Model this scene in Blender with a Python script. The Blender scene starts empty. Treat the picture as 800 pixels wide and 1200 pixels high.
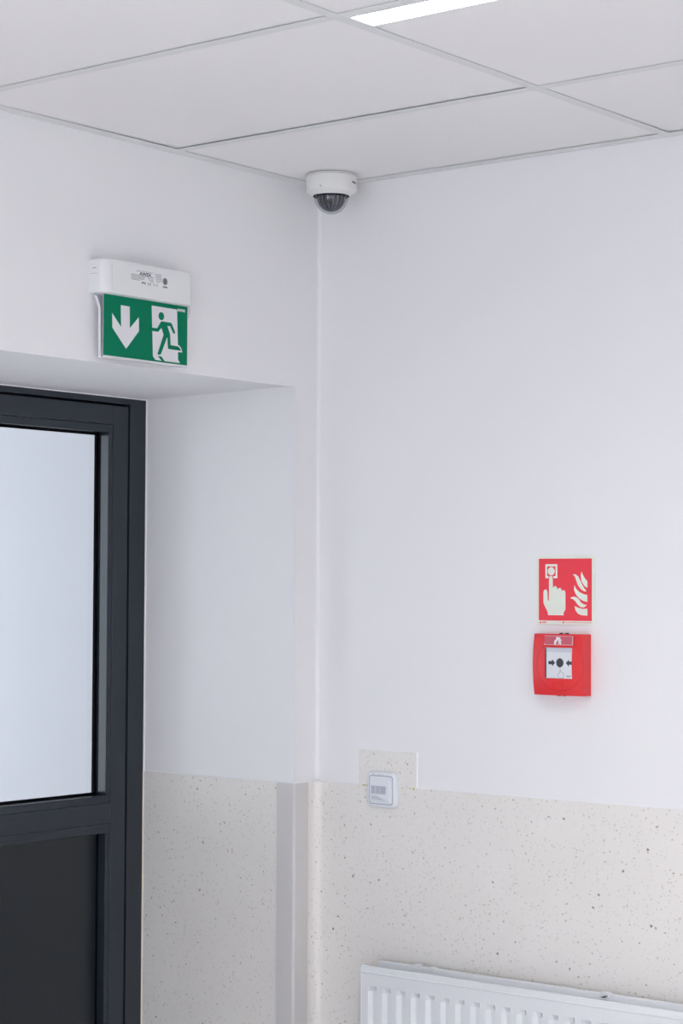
import bpy, bmesh, math, random
from mathutils import Vector, Matrix

random.seed(4)
scene = bpy.context.scene
COL = scene.collection

# ------------------------------------------------------------------ camera
EYE = 1.75                                   # eye height above the floor
cam_data = bpy.data.cameras.new('camera')
cam = bpy.data.objects.new('camera', cam_data)
COL.objects.link(cam)
cam_data.sensor_fit = 'VERTICAL'
cam_data.sensor_height = 36.0
cam_data.lens = 2399.653 * 36.0 / 1200.0
fw = Vector((-0.61952149, 0.78408768, 0.03741171))
rt = Vector((0.78473665, 0.61981179, 0.00466224))
up = Vector((0.01953262, -0.0322467, 0.99928906))
rot = Matrix((rt, up, -fw)).transposed()
cam.matrix_world = Matrix.Translation((2.99685, -3.7043, EYE)) @ rot.to_4x4()
cam_data.clip_start = 0.05
cam_data.clip_end = 100
scene.camera = cam

# ------------------------------------------------------------------ light and exposure
vs = scene.view_settings
vs.view_transform = 'Standard'
vs.look = 'None'
vs.gamma = 1.0
vs.use_curve_mapping = False
vs.exposure = -0.08

world = bpy.data.worlds.new('world')
scene.world = world
world.use_nodes = True
wn = world.node_tree.nodes['Background']
wn.inputs['Color'].default_value = (0.85, 0.905, 1.0, 1)      # even overcast daylight
wn.inputs['Strength'].default_value = 4.3

LAMP_STRENGTH = 86.0
LAMP_COLOUR = (1.0, 0.948, 0.925)


def portal(loc, rx, rz, w, h):
    ld = bpy.data.lights.new('window_portal', 'AREA')
    ld.shape = 'RECTANGLE'
    ld.size = w
    ld.size_y = h
    ld.cycles.is_portal = True
    lo = bpy.data.objects.new('window_portal', ld)
    COL.objects.link(lo)
    lo.location = loc
    lo.rotation_euler = (rx, 0, rz)
    return lo


# area lights face their local -Z: rx=+90deg turns that to +Y
portal((2.9, -6.62, 1.13), math.radians(90), 0, 3.0, 2.15)        # window behind the photographer
portal((4.72, -5.05, 1.13), math.radians(90), math.radians(90), 1.5, 2.15)        # unseen window added to brighten the door wall
portal((-4.42, 0.15, 1.5), math.radians(90), math.radians(-90), 2.5, 2.4)        # unseen opening added to light the wall behind the door glass
portal((-4.42, -4.2, 1.5), math.radians(90), math.radians(-90), 2.0, 2.4)        # vestibule window further back

# ------------------------------------------------------------------ levels measured in the room
ZC = EYE + 0.9337        # underside of the ceiling grid
ZD = EYE - 0.4455        # top of the speckled dado
ZL = EYE + 0.467         # lintel edge over the door
ZF = EYE + 0.4583        # top of the door frame
YJ = -0.0813             # door reveal
XF = -0.4734             # front of the door frame
YJ2 = -1.50              # other reveal


# ------------------------------------------------------------------ materials
def mat(name, col, rough=0.5, metal=0.0, spec=0.5, coat=0.0):
    m = bpy.data.materials.new(name)
    m.use_nodes = True
    b = m.node_tree.nodes['Principled BSDF']
    b.inputs['Base Color'].default_value = (*col, 1)
    b.inputs['Roughness'].default_value = rough
    b.inputs['Metallic'].default_value = metal
    b.inputs['Specular IOR Level'].default_value = spec
    b.inputs['Coat Weight'].default_value = coat
    return m


def nd(m, kind, **kw):
    n = m.node_tree.nodes.new(kind)
    for k, v in kw.items():
        setattr(n, k, v)
    return n


def mth(m, op, a, b=None, clamp=False):
    n = nd(m, 'ShaderNodeMath', operation=op, use_clamp=clamp)
    for i, v in enumerate((a, b)):
        if v is None:
            continue
        if isinstance(v, (int, float)):
            n.inputs[i].default_value = v
        else:
            m.node_tree.links.new(v, n.inputs[i])
    return n.outputs[0]


def bump(m, scale, strength, dist=0.001, detail=3):
    nt = m.node_tree
    tc = nd(m, 'ShaderNodeTexCoord')
    no = nd(m, 'ShaderNodeTexNoise')
    no.inputs['Scale'].default_value = scale
    no.inputs['Detail'].default_value = detail
    bp = nd(m, 'ShaderNodeBump')
    bp.inputs['Strength'].default_value = strength
    bp.inputs['Distance'].default_value = dist
    nt.links.new(tc.outputs['Object'], no.inputs['Vector'])
    nt.links.new(no.outputs['Fac'], bp.inputs['Height'])
    nt.links.new(bp.outputs['Normal'], nt.nodes['Principled BSDF'].inputs['Normal'])
    return m


def glow(name, col, strength):
    m = mat(name, (0.8, 0.8, 0.8))
    b = m.node_tree.nodes['Principled BSDF']
    b.inputs['Emission Color'].default_value = (*col, 1)
    b.inputs['Emission Strength'].default_value = strength
    return m


def clear(name, tint, ior=1.45, rough=0.0):
    """Thin clear sheet: straight-through transmission plus a Fresnel reflection."""
    m = bpy.data.materials.new(name)
    m.use_nodes = True
    nt = m.node_tree
    nt.nodes.remove(nt.nodes['Principled BSDF'])
    out = nt.nodes['Material Output']
    tr = nd(m, 'ShaderNodeBsdfTransparent')
    tr.inputs['Color'].default_value = (*tint, 1)
    gl = nd(m, 'ShaderNodeBsdfGlossy')
    gl.inputs['Roughness'].default_value = rough
    fr = nd(m, 'ShaderNodeFresnel')
    fr.inputs['IOR'].default_value = ior
    ge = nd(m, 'ShaderNodeNewGeometry')
    front = mth(m, 'SUBTRACT', 1.0, ge.outputs['Backfacing'])      # reflect on the outer face only
    mx = nd(m, 'ShaderNodeMixShader')
    nt.links.new(mth(m, 'MULTIPLY', fr.outputs[0], front), mx.inputs[0])
    nt.links.new(tr.outputs[0], mx.inputs[1])
    nt.links.new(gl.outputs[0], mx.inputs[2])
    nt.links.new(mx.outputs[0], out.inputs['Surface'])
    return m


PAINT = bump(mat('wall_paint', (0.895, 0.888, 0.90), 0.65, spec=0.3), 260, 0.10, 0.0006)
CEIL = bump(mat('ceiling_tile_white', (0.89, 0.88, 0.885), 0.85, spec=0.2), 700, 0.10, 0.0004)
GRID = mat('grid_white', (0.76, 0.77, 0.77), 0.45)
DARKV = mat('plenum_dark', (0.03, 0.03, 0.03), 0.9)
FLOORM = bump(mat('floor_vinyl', (0.84, 0.83, 0.83), 0.35), 60, 0.05)
ANTH = mat('anthracite_powder_coat', (0.0185, 0.0265, 0.036), 0.36, spec=0.5)
ANTHP = mat('anthracite_panel', (0.010, 0.0145, 0.019), 0.30, spec=0.5)
RUBBER = mat('black_rubber', (0.003, 0.003, 0.004), 0.8, spec=0.08)
BEADM = mat('anthracite_glazing_bead', (0.0185, 0.0265, 0.036), 0.22, spec=0.5)
GLASS = clear('door_glass', (0.95, 0.975, 0.97))
WHITEP = mat('white_plastic', (0.84, 0.85, 0.85), 0.35)
WHITEP2 = mat('white_switch_plastic', (0.82, 0.84, 0.88), 0.30)
RADM = mat('radiator_enamel', (0.80, 0.82, 0.85), 0.28)
RADIN = mat('radiator_inner', (0.72, 0.72, 0.72), 0.5)
GREEN = mat('sign_green', (0.0, 0.20, 0.098), 0.55, spec=0.12)
SIGNW = mat('sign_white', (0.80, 0.79, 0.82), 0.45)
ACRYL = clear('clear_acrylic', (0.93, 0.93, 0.96), 1.45)
ACRYE = mat('acrylic_edge', (0.86, 0.86, 0.88), 0.25)
RED = mat('sign_red', (0.90, 0.062, 0.088), 0.45, spec=0.3)
LUMI = mat('photoluminescent_cream', (0.84, 0.88, 0.79), 0.45)
REDP = bump(mat('callpoint_red', (0.80, 0.030, 0.035), 0.36), 900, 0.05, 0.0003)
REDD = mat('callpoint_groove', (0.55, 0.015, 0.02), 0.5)
PINK = mat('label_window_pink', (0.62, 0.13, 0.17), 0.2)
INK = mat('ink_dark', (0.045, 0.052, 0.065), 0.5)
INKG = mat('ink_grey', (0.22, 0.22, 0.24), 0.6)
INKL = mat('ink_light_grey', (0.46, 0.46, 0.48), 0.6)
DOME = clear('smoked_dome', (0.80, 0.80, 0.82), 1.5)
DOMEIN = mat('dome_inner_dark', (0.035, 0.04, 0.05), 0.22)
CHROME = mat('dome_blade_grey', (0.30, 0.32, 0.36), 0.25, metal=0.6)
LENS = mat('lens_black', (0.006, 0.006, 0.008), 0.08)
CAMW = mat('camera_housing_white', (0.80, 0.80, 0.78), 0.40)
GUARD = mat('corner_guard_grey', (0.67, 0.65, 0.645), 0.45)
SEAL = mat('white_sealant', (0.92, 0.92, 0.93), 0.5)
CREAMSEAL = mat('cream_sealant', (0.80, 0.74, 0.62), 0.5)
GLUE = mat('yellowed_glue', (0.62, 0.50, 0.22), 0.5)
PIRL = mat('sensor_lens_film', (0.50, 0.53, 0.60), 0.3)
PIRL2 = mat('sensor_lens_ridge', (0.60, 0.64, 0.71), 0.3)
PIRG = mat('switch_gap_blue_grey', (0.30, 0.34, 0.44), 0.5)
DIFF = glow('lamp_diffuser', LAMP_COLOUR, LAMP_STRENGTH)
# prismatic diffuser: most of the light goes straight down, little sideways
_g = nd(DIFF, 'ShaderNodeNewGeometry')
_d = nd(DIFF, 'ShaderNodeVectorMath', operation='DOT_PRODUCT')
DIFF.node_tree.links.new(_g.outputs['Incoming'], _d.inputs[0])
DIFF.node_tree.links.new(_g.outputs['True Normal'], _d.inputs[1])
DIFF.node_tree.links.new(mth(DIFF, 'MULTIPLY', mth(DIFF, 'POWER', mth(DIFF, 'ABSOLUTE', _d.outputs['Value']), 2.3), LAMP_STRENGTH), DIFF.node_tree.nodes['Principled BSDF'].inputs['Emission Strength'])


def dado_material():
    m = mat('speckled_vinyl', (0.72, 0.70, 0.66), 0.42)
    nt = m.node_tree
    L = nt.links.new
    tc = nd(m, 'ShaderNodeTexCoord')
    sp = nd(m, 'ShaderNodeSeparateXYZ')
    L(tc.outputs['Object'], sp.inputs[0])
    u = mth(m, 'ADD', sp.outputs['X'], sp.outputs['Y'])
    cb = nd(m, 'ShaderNodeCombineXYZ')
    L(u, cb.inputs['X'])
    L(sp.outputs['Z'], cb.inputs['Y'])
    wob = nd(m, 'ShaderNodeTexNoise', noise_dimensions='2D')
    wob.inputs['Scale'].default_value = 260
    L(cb.outputs[0], wob.inputs['Vector'])
    off = nd(m, 'ShaderNodeVectorMath', operation='SCALE')
    off.inputs['Scale'].default_value = 0.007
    L(wob.outputs['Color'], off.inputs[0])
    ad = nd(m, 'ShaderNodeVectorMath', operation='ADD')
    L(cb.outputs[0], ad.inputs[0])
    L(off.outputs[0], ad.inputs[1])
    base = None
    layers = ((29, 0.13, 0.0024, (0.24, 0.18, 0.12), 0.85),
              (61, 0.22, 0.0018, (0.34, 0.28, 0.22), 0.72),
              (127, 0.34, 0.0013, (0.46, 0.42, 0.37), 0.60),
              (83, 0.26, 0.0022, (0.66, 0.64, 0.61), 0.6),
              (53, 0.10, 0.0020, (0.50, 0.37, 0.20), 0.60))
    noise = nd(m, 'ShaderNodeTexNoise', noise_dimensions='2D')
    noise.inputs['Scale'].default_value = 9
    L(cb.outputs[0], noise.inputs['Vector'])
    mixb = nd(m, 'ShaderNodeMix', data_type='RGBA')
    mixb.inputs['A'].default_value = (0.84, 0.81, 0.775, 1)
    mixb.inputs['B'].default_value = (0.87, 0.845, 0.81, 1)
    L(noise.outputs['Fac'], mixb.inputs['Factor'])
    base = mixb.outputs['Result']
    for i, (sc, share, rad, colr, op) in enumerate(layers):
        sh = nd(m, 'ShaderNodeVectorMath', operation='ADD')
        sh.inputs[1].default_value = (3.17 * i + 5, 7.31 * i + 11, 0)
        L(ad.outputs[0], sh.inputs[0])
        ro = nd(m, 'ShaderNodeVectorRotate', rotation_type='Z_AXIS')
        ro.inputs['Angle'].default_value = 0.41 + 0.73 * i
        L(sh.outputs[0], ro.inputs['Vector'])
        vo = nd(m, 'ShaderNodeTexVoronoi', voronoi_dimensions='2D')
        vo.inputs['Scale'].default_value = sc
        L(ro.outputs[0], vo.inputs['Vector'])
        d = mth(m, 'DIVIDE', vo.outputs['Distance'], sc)
        sc2 = nd(m, 'ShaderNodeSeparateColor')
        L(vo.outputs['Color'], sc2.inputs[0])
        r = mth(m, 'MULTIPLY', mth(m, 'ADD', mth(m, 'MULTIPLY', sc2.outputs[1], 0.9), 0.35), rad)
        inside = mth(m, 'MULTIPLY', mth(m, 'SUBTRACT', r, d), 2500, True)
        on = mth(m, 'LESS_THAN', sc2.outputs[0], share)
        fac = mth(m, 'MULTIPLY', mth(m, 'MULTIPLY', inside, on), op)
        mx = nd(m, 'ShaderNodeMix', data_type='RGBA')
        L(fac, mx.inputs['Factor'])
        L(base, mx.inputs['A'])
        mx.inputs['B'].default_value = (*colr, 1)
        base = mx.outputs['Result']
    L(base, nt.nodes['Principled BSDF'].inputs['Base Color'])
    return m


DADO = dado_material()


# ------------------------------------------------------------------ builders
def world_loc(o):
    v = Vector((0, 0, 0))
    while o is not None:
        v += Vector(o.location)
        o = o.parent
    return v


def build(name, bm, m, parent=None, smooth=None, at=None):
    """Link a bmesh drawn in room coordinates as ONE mesh object (child of parent when given)."""
    bmesh.ops.recalc_face_normals(bm, faces=bm.faces[:])
    me = bpy.data.meshes.new(name)
    o = bpy.data.objects.new(name, me)
    COL.objects.link(o)
    org = Vector((0, 0, 0))
    if parent is not None:
        org = world_loc(parent)
        o.parent = parent
    elif at is not None:
        o.location = at
        org = Vector(at)
    if org.length:
        bmesh.ops.translate(bm, verts=bm.verts[:], vec=-org)
    bm.to_mesh(me)
    bm.free()
    me.materials.append(m)
    if smooth is not None:
        for p in me.polygons:
            p.use_smooth = True
        me.set_sharp_from_angle(angle=math.radians(smooth))
    return o


def tag(o, label=None, cat=None, group=None, kind=None):
    if label:
        o['label'] = label
    if cat:
        o['category'] = cat
    if group:
        o['group'] = group
    if kind:
        o['kind'] = kind
    return o


def thing(name, loc, label, cat, group=None):
    o = bpy.data.objects.new(name, None)
    o.empty_display_size = 0.05
    COL.objects.link(o)
    o.location = loc
    return tag(o, label, cat, group)


def setting(name, bm, m, smooth=None):
    o = build(name, bm, m, smooth=smooth)
    o['kind'] = 'structure'
    return o


def box(bm, a, b, bev=0.0, seg=2):
    x0, y0, z0 = (min(a[i], b[i]) for i in range(3))
    x1, y1, z1 = (max(a[i], b[i]) for i in range(3))
    v = [bm.verts.new(c) for c in ((x0, y0, z0), (x1, y0, z0), (x1, y1, z0), (x0, y1, z0),
                                   (x0, y0, z1), (x1, y0, z1), (x1, y1, z1), (x0, y1, z1))]
    fs = [bm.faces.new([v[i] for i in f]) for f in ((3, 2, 1, 0), (4, 5, 6, 7), (0, 1, 5, 4),
                                                    (1, 2, 6, 5), (2, 3, 7, 6), (3, 0, 4, 7))]
    if bev:
        es = list({e for f in fs for e in f.edges})
        bmesh.ops.bevel(bm, geom=es, offset=bev, segments=seg, profile=0.5, affect='EDGES')
    return v


def bx(a, b, bev=0.0, seg=2):
    bm = bmesh.new()
    box(bm, a, b, bev, seg)
    return bm


def prism(bm, pts, axis, lo, hi):
    """Extrude a 2D outline along an axis; pts are (x,z) for y, (y,z) for x, (x,y) for z."""
    def p3(p, t):
        return {'x': (t, p[0], p[1]), 'y': (p[0], t, p[1]), 'z': (p[0], p[1], t)}[axis]
    A = [bm.verts.new(p3(p, lo)) for p in pts]
    B = [bm.verts.new(p3(p, hi)) for p in pts]
    n = len(pts)
    fs = [bm.faces.new(A[::-1]), bm.faces.new(B)]
    for i in range(n):
        fs.append(bm.faces.new((A[i], A[(i + 1) % n], B[(i + 1) % n], B[i])))
    return A, B, fs


def pr(pts, axis, lo, hi):
    bm = bmesh.new()
    prism(bm, pts, axis, lo, hi)
    return bm


def bar(bm, a, b, r, n=8):
    a, b = Vector(a), Vector(b)
    d = (b - a).normalized()
    s = d.orthogonal().normalized()
    t = d.cross(s)
    A = [bm.verts.new(a + (s * math.cos(k) + t * math.sin(k)) * r) for k in (2 * math.pi * i / n for i in range(n))]
    B = [bm.verts.new(b + (s * math.cos(k) + t * math.sin(k)) * r) for k in (2 * math.pi * i / n for i in range(n))]
    bm.faces.new(A[::-1])
    bm.faces.new(B)
    for i in range(n):
        bm.faces.new((A[i], A[(i + 1) % n], B[(i + 1) % n], B[i]))


def lathe(bm, c, prof, n=64, a0=0.0, a1=None):
    """Revolve (r, z) pairs about a vertical axis through c; z is measured in the room."""
    rings = []
    for r, z in prof:
        if r < 1e-6:
            rings.append([bm.verts.new((c[0], c[1], z))])
        else:
            rings.append([bm.verts.new((c[0] + r * math.cos(2 * math.pi * i / n), c[1] + r * math.sin(2 * math.pi * i / n), z)) for i in range(n)])
    for A, B in zip(rings, rings[1:]):
        if len(A) == 1 and len(B) == 1:
            continue
        for i in range(n):
            j = (i + 1) % n
            if len(A) == 1:
                bm.faces.new((A[0], B[i], B[j]))
            elif len(B) == 1:
                bm.faces.new((A[i], A[j], B[0]))
            else:
                bm.faces.new((A[i], A[j], B[j], B[i]))


def arc(cx, cy, r, a0, a1, n):
    return [(cx + r * math.cos(math.radians(a0 + (a1 - a0) * i / n)), cy + r * math.sin(math.radians(a0 + (a1 - a0) * i / n))) for i in range(n + 1)]


def rrect(x0, z0, x1, z1, r, n=5):
    return arc(x1 - r, z1 - r, r, 0, 90, n) + arc(x0 + r, z1 - r, r, 90, 180, n) + arc(x0 + r, z0 + r, r, 180, 270, n) + arc(x1 - r, z0 + r, r, 270, 360, n)


def rounded(pts, times=2):
    """Corner-cutting to turn a coarse closed outline into a smooth one."""
    for _ in range(times):
        q = []
        for i in range(len(pts)):
            a, b = pts[i], pts[(i + 1) % len(pts)]
            q.append((a[0] * .75 + b[0] * .25, a[1] * .75 + b[1] * .25))
            q.append((a[0] * .25 + b[0] * .75, a[1] * .25 + b[1] * .75))
        pts = q
    return pts


def mm(pts):
    return [(a / 1000.0, b / 1000.0) for a, b in pts]


def lettering(name, text, size, m, parent, origin, plane, align='LEFT', extrude=0.00012, squash=1.0):
    """Flat printed letters as a mesh. plane 'x' faces +x (runs along +y), 'y' faces -y (runs along +x)."""
    cu = bpy.data.curves.new(name, 'FONT')
    cu.body = text
    cu.size = size
    cu.extrude = extrude
    cu.align_x = align
    cu.resolution_u = 2
    cu.offset = size * 0.03
    tmp = bpy.data.objects.new(name + '_src', cu)
    COL.objects.link(tmp)
    dg = bpy.context.evaluated_depsgraph_get()
    me = bpy.data.meshes.new_from_object(tmp.evaluated_get(dg))
    bpy.data.objects.remove(tmp)
    o = bpy.data.objects.new(name, me)
    COL.objects.link(o)
    me.materials.clear()
    me.materials.append(m)
    org = Vector(origin)
    for v in me.vertices:
        a, b, c = v.co
        v.co = (c, a * squash, b) if plane == 'x' else (a * squash, -c, b)
        v.co += org - world_loc(parent)
    o.parent = parent
    return o


# ================================================================== the setting
# left wall with the door opening, soffit dropping slightly towards the frame
bm = bmesh.new()
outline = [(0.0, 0.0), (0.0, 3.3), (-6.6, 3.3), (-6.6, 0.0), (YJ2, 0.0), (YJ2, ZL), (YJ, ZL), (YJ, 0.0)]
A, B, fs = prism(bm, outline, 'x', -0.62, 0.0)
bm.edges.ensure_lookup_table()
edge_sel = [e for e in bm.edges if all(abs(v.co.x) < 1e-6 for v in e.verts) and
            ((all(abs(v.co.y - YJ) < 1e-6 for v in e.verts)) or (all(abs(v.co.z - ZL) < 1e-6 for v in e.verts)))]
for v in bm.verts:
    if v.co.x < -0.5 and abs(v.co.z - ZL) < 1e-6:
        v.co.z = ZL - 0.0105
bmesh.ops.bevel(bm, geom=edge_sel, offset=0.004, segments=3, profile=0.5, affect='EDGES')
setting('wall_left', bm, PAINT, 35)

RC = 0.008
bm = bmesh.new()
box(bm, (-0.62, 0.0, 0.0), (4.8, 0.2, 3.3))
ac = arc(RC, -RC, RC, 90, 180, 6)
prism(bm, [(-0.001, 0.001)] + ac, 'z', 0.0, 3.3)
setting('wall_right', bm, PAINT, 40)

bm = bmesh.new()
box(bm, (4.6, -4.3, 0), (4.8, 0.0, 3.3))
box(bm, (4.6, -6.8, 0), (4.8, -5.8, 3.3))
box(bm, (4.6, -5.8, 0), (4.8, -4.3, 0.06))
box(bm, (4.6, -5.8, 2.2), (4.8, -4.3, 3.3))
setting('wall_opposite', bm, PAINT)
bm = bmesh.new()
for y in (-5.8, -5.08, -4.36):
    box(bm, (4.66, y, 0.06), (4.72, y + 0.06, 2.2))
for z in (0.06, 2.14):
    box(bm, (4.665, -5.8, z), (4.715, -4.3, z + 0.06))
setting('window_added', bm, ANTH)  # added window, out of view, for extra daylight on the door recess
# wall behind the photographer with a wide window opening
bm = bmesh.new()
WX0, WX1, WZ0, WZ1 = 1.4, 4.4, 0.06, 2.2
box(bm, (-0.62, -6.8, 0), (WX0, -6.6, 3.3))
box(bm, (WX1, -6.8, 0), (4.8, -6.6, 3.3))
box(bm, (WX0, -6.8, 0), (WX1, -6.6, WZ0))
box(bm, (WX0, -6.8, WZ1), (WX1, -6.6, 3.3))
setting('wall_back', bm, PAINT)
bm = bmesh.new()
for x in (WX0, (WX0 + WX1) / 2 - 0.03, WX1 - 0.06):
    box(bm, (x, -6.74, WZ0), (x + 0.06, -6.68, WZ1))
for z in (WZ0, WZ1 - 0.06):
    box(bm, (WX0, -6.735, z), (WX1, -6.685, z + 0.06))
setting('window_1', bm, ANTH)

setting('floor', bx((-4.6, -7.0, -0.15), (4.8, 2.0, 0.0)), FLOORM)

# vestibule seen through the door glass
bm = bmesh.new()
box(bm, (-4.6, 1.6, 0), (-0.62, 1.8, 3.3))
for ya_, yb_ in ((1.4, 1.6), (-3.2, -1.1), (-6.2, -5.2)):
    box(bm, (-4.6, ya_, 0), (-4.4, yb_, 3.3))
for ya_, yb_ in ((-1.1, 1.4), (-5.2, -3.2)):
    box(bm, (-4.6, ya_, 2.7), (-4.4, yb_, 3.3))
    box(bm, (-4.6, ya_, 0), (-4.4, yb_, 0.3))
box(bm, (-0.62, 0.2, 0), (-0.42, 1.8, 3.3))
box(bm, (-4.4, -6.2, 0), (-0.62, -6.0, 3.3))
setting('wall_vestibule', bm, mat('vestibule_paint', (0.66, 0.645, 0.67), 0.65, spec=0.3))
setting('trim_1', bx((-4.4, -6.0, 2.95), (-0.62, 1.6, 3.05)), CEIL).name = 'ceiling_vestibule'

# ------------------------------------------------------------------ suspended ceiling
ceiling = setting('ceiling', bx((-4.6, -6.8, 3.3), (4.8, 1.8, 3.4)), DARKV)
ceiling['label'] = 'white suspended ceiling of square-edged tiles in a slim metal grid'
YA = [-1.1113 - 0.6 * k for k in range(-1, 10)]          # grid lines along x
XB = [0.9322, 2.1322, 3.3322]                            # grid lines along y
FL = 0.012                                               # half flange
FT = 0.0012


def tee(p, q, along):
    bm = bmesh.new()
    if along == 'x':
        box(bm, (p[0], p[1] - FL, ZC), (q[0], p[1] + FL, ZC + FT), 0.0003, 1)
        box(bm, (p[0], p[1] - 0.001, ZC + FT), (q[0], p[1] + 0.001, ZC + 0.03))
    else:
        box(bm, (p[0] - FL, p[1], ZC), (p[0] + FL, q[1], ZC + FT), 0.0003, 1)
        box(bm, (p[0] - 0.001, p[1], ZC + FT), (p[0] + 0.001, q[1], ZC + 0.03))
    return build('grid_bar', bm, GRID, ceiling)


xe = [0.0] + XB + [4.6]
for x in XB:
    tee((x, -6.6), (x, -0.0335), 'y')
for y in YA:
    for a, b in zip(xe, xe[1:]):
        tee((a + (FL if a > 0 else 0.033), y), (b - (FL if b < 4.6 else 0), y), 'x')
# wall angles
for a, b in (((0.0, -6.6), (0.033, 0.0)), ((0.033, -0.0335), (4.6, 0.0))):
    bm = bmesh.new()
    box(bm, (a[0], a[1], ZC), (b[0], b[1], ZC + FT))
    build('wall_angle', bm, GRID, ceiling)
# tiles: each lies loose on the flanges, a hair above them
ye = [0.0] + YA + [-6.6]
LY0, LY1 = -1.1000, -1.0290                              # slot luminaire beside the grid line
for i, (xa, xb_) in enumerate(zip(xe, xe[1:])):
    for j, (ya, yb) in enumerate(zip(ye, ye[1:])):
        x0 = xa + 0.004 if xa > 0 else 0.012
        x1 = xb_ - 0.004 if xb_ < 4.6 else 4.59
        y1 = ya - 0.004 if ya < 0 else -0.012
        y0 = yb + 0.004
        slot = (i in (1, 3) and j in (1, 4, 7))
        if slot:
            y0 = yb + FL + 0.0702
        v = None
        bm = bmesh.new()
        box(bm, (x0, y0, ZC + FT), (x1, y1, ZC + FT + 0.015), 0.0006, 1)
        sag = [random.uniform(0.0004, 0.0016) for _ in range(4)]
        if i == 0 and j == 0:
            sag = [0.0012, 0.0016, 0.0016, 0.0008]
        if i == 0 and j == 1:
            sag = [0.0004, 0.0010, 0.0022, 0.0026]
        if i == 1 and j == 0:
            sag = [0.0005, 0.0006, 0.0026, 0.0022]
        if i == 0 and j == 2:
            sag = [0.0008, 0.0010, 0.0015, 0.0010]
        for w in bm.verts:                               # tiny tilt: bilinear lift
            s = (w.co.x - x0) / (x1 - x0)
            t = (w.co.y - y0) / (y1 - y0)
            w.co.z += (sag[0] * (1 - s) * (1 - t) + sag[1] * s * (1 - t) + sag[2] * s * t + sag[3] * (1 - s) * t)
        build('ceiling_tile', bm, CEIL, ceiling)

# ------------------------------------------------------------------ speckled dado, sealant, corner guard
T = 0.002


def strip(bm, path, z0, z1, th):
    """Upright strip whose visible face follows path; th is the thickness towards the wall (per-point offset direction)."""
    outer = [p[0] for p in path]
    inner = [(p[0][0] + p[1][0] * th, p[0][1] + p[1][1] * th) for p in path]
    prism(bm, outer + inner[::-1], 'z', z0, z1)


def room_path(off, x_end, y_end):
    r = RC + 0.014
    pts = [((x_end, -off), (0, 1))]
    for k in range(9):
        a = math.radians(90 + 90 * k / 8)
        c = (r + off, -r - off)
        pts.append(((c[0] + r * math.cos(a), c[1] + r * math.sin(a)), (math.cos(a), math.sin(a))))
    pts.append(((off, y_end), (-1, 0)))
    return pts


bm = bmesh.new()
strip(bm, room_path(T, 4.6, -0.050), 0.0, ZD, T)
box(bm, (XF, YJ, 0), (-0.030, YJ - T, ZD))
box(bm, (0, YJ2 - 0.001, 0), (T, -6.6, ZD))
dado = setting('trim_1', bm, DADO, 40)
dado['label'] = 'cream speckled vinyl dado covering the lower walls'

def fillet(bm, front, back, z0, z1):
    """Sloped bead from the dado front edge up to the wall behind it."""
    rows = [[bm.verts.new((p[0], p[1], z)) for p in pts] for pts, z in ((front, z0), (back, z1), (back, z0))]
    for k in range(3):
        a, b = rows[k], rows[(k + 1) % 3]
        for q in range(len(a) - 1):
            bm.faces.new((a[q], a[q + 1], b[q + 1], b[q]))
    for e in (0, -1):
        bm.faces.new([r[e] for r in rows])


bm = bmesh.new()
ZT = ZD + 0.0028
rp = room_path(T, 4.6, -0.036)
fillet(bm, [p[0] for p in rp], [(p[0][0] + p[1][0] * T, p[0][1] + p[1][1] * T) for p in rp], ZD + 0.0002, ZT)
fillet(bm, [(XF, YJ - T), (0.0, YJ - T)], [(XF, YJ), (0.0, YJ)], ZD + 0.0002, ZT)
fillet(bm, [(0.0052, YJ - 0.004), (0.0052, -0.036)], [(0.0, YJ - 0.004), (0.0, -0.036)], ZD + 0.0004, ZT + 0.001)
fillet(bm, [(-0.047, YJ - 0.0052), (0.0052, YJ - 0.0052)], [(-0.047, YJ), (0.0052, YJ)], ZD + 0.0004, ZT + 0.001)
setting('trim_2', bm, SEAL)

# extra square of the same vinyl behind the sensor switch
bm = bmesh.new()
prism(bm, rrect(0.1268, ZD + 0.0005, 0.2878, EYE - 0.3655, 0.003), 'y', -T, 0.0)
patch = setting('trim_3', bm, DADO)
patch['label'] = 'small speckled vinyl patch above the dado line behind the sensor switch'
bm = bmesh.new()
PL, PR, PT = 0.1268, 0.2878, EYE - 0.3655
ringf = [(PL, ZD), (PL, PT), (PR, PT), (PR, ZD)]
ringb = [(PL - 0.003, ZD), (PL - 0.003, PT + 0.003), (PR + 0.003, PT + 0.003), (PR + 0.003, ZD)]
rows = [[bm.verts.new((a, y, b)) for a, b in rg] for rg, y in ((ringf, -T - 0.0001), (ringb, 0.0), (ringf, 0.0))]
for k in range(3):
    a, b = rows[k], rows[(k + 1) % 3]
    for q in range(3):
        bm.faces.new((a[q], a[q + 1], b[q + 1], b[q]))
build('sealant_bead', bm, SEAL, patch)
bm = bmesh.new()
for x0, w, h in ((0.135, 0.012, 0.0022), (0.148, 0.006, 0.003), (0.246, 0.006, 0.0016), (0.277, 0.007, 0.0036), (0.268, 0.004, 0.0016)):
    prism(bm, rounded([(x0, ZD - h * .3), (x0 + w * .5, ZD - h), (x0 + w, ZD - h * .2), (x0 + w * .8, ZD + h * .6), (x0 + w * .3, ZD + h * .5)], 1), 'y', -T - 0.0012, -T)
build('glue_residue', bm, GLUE, patch)

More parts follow.
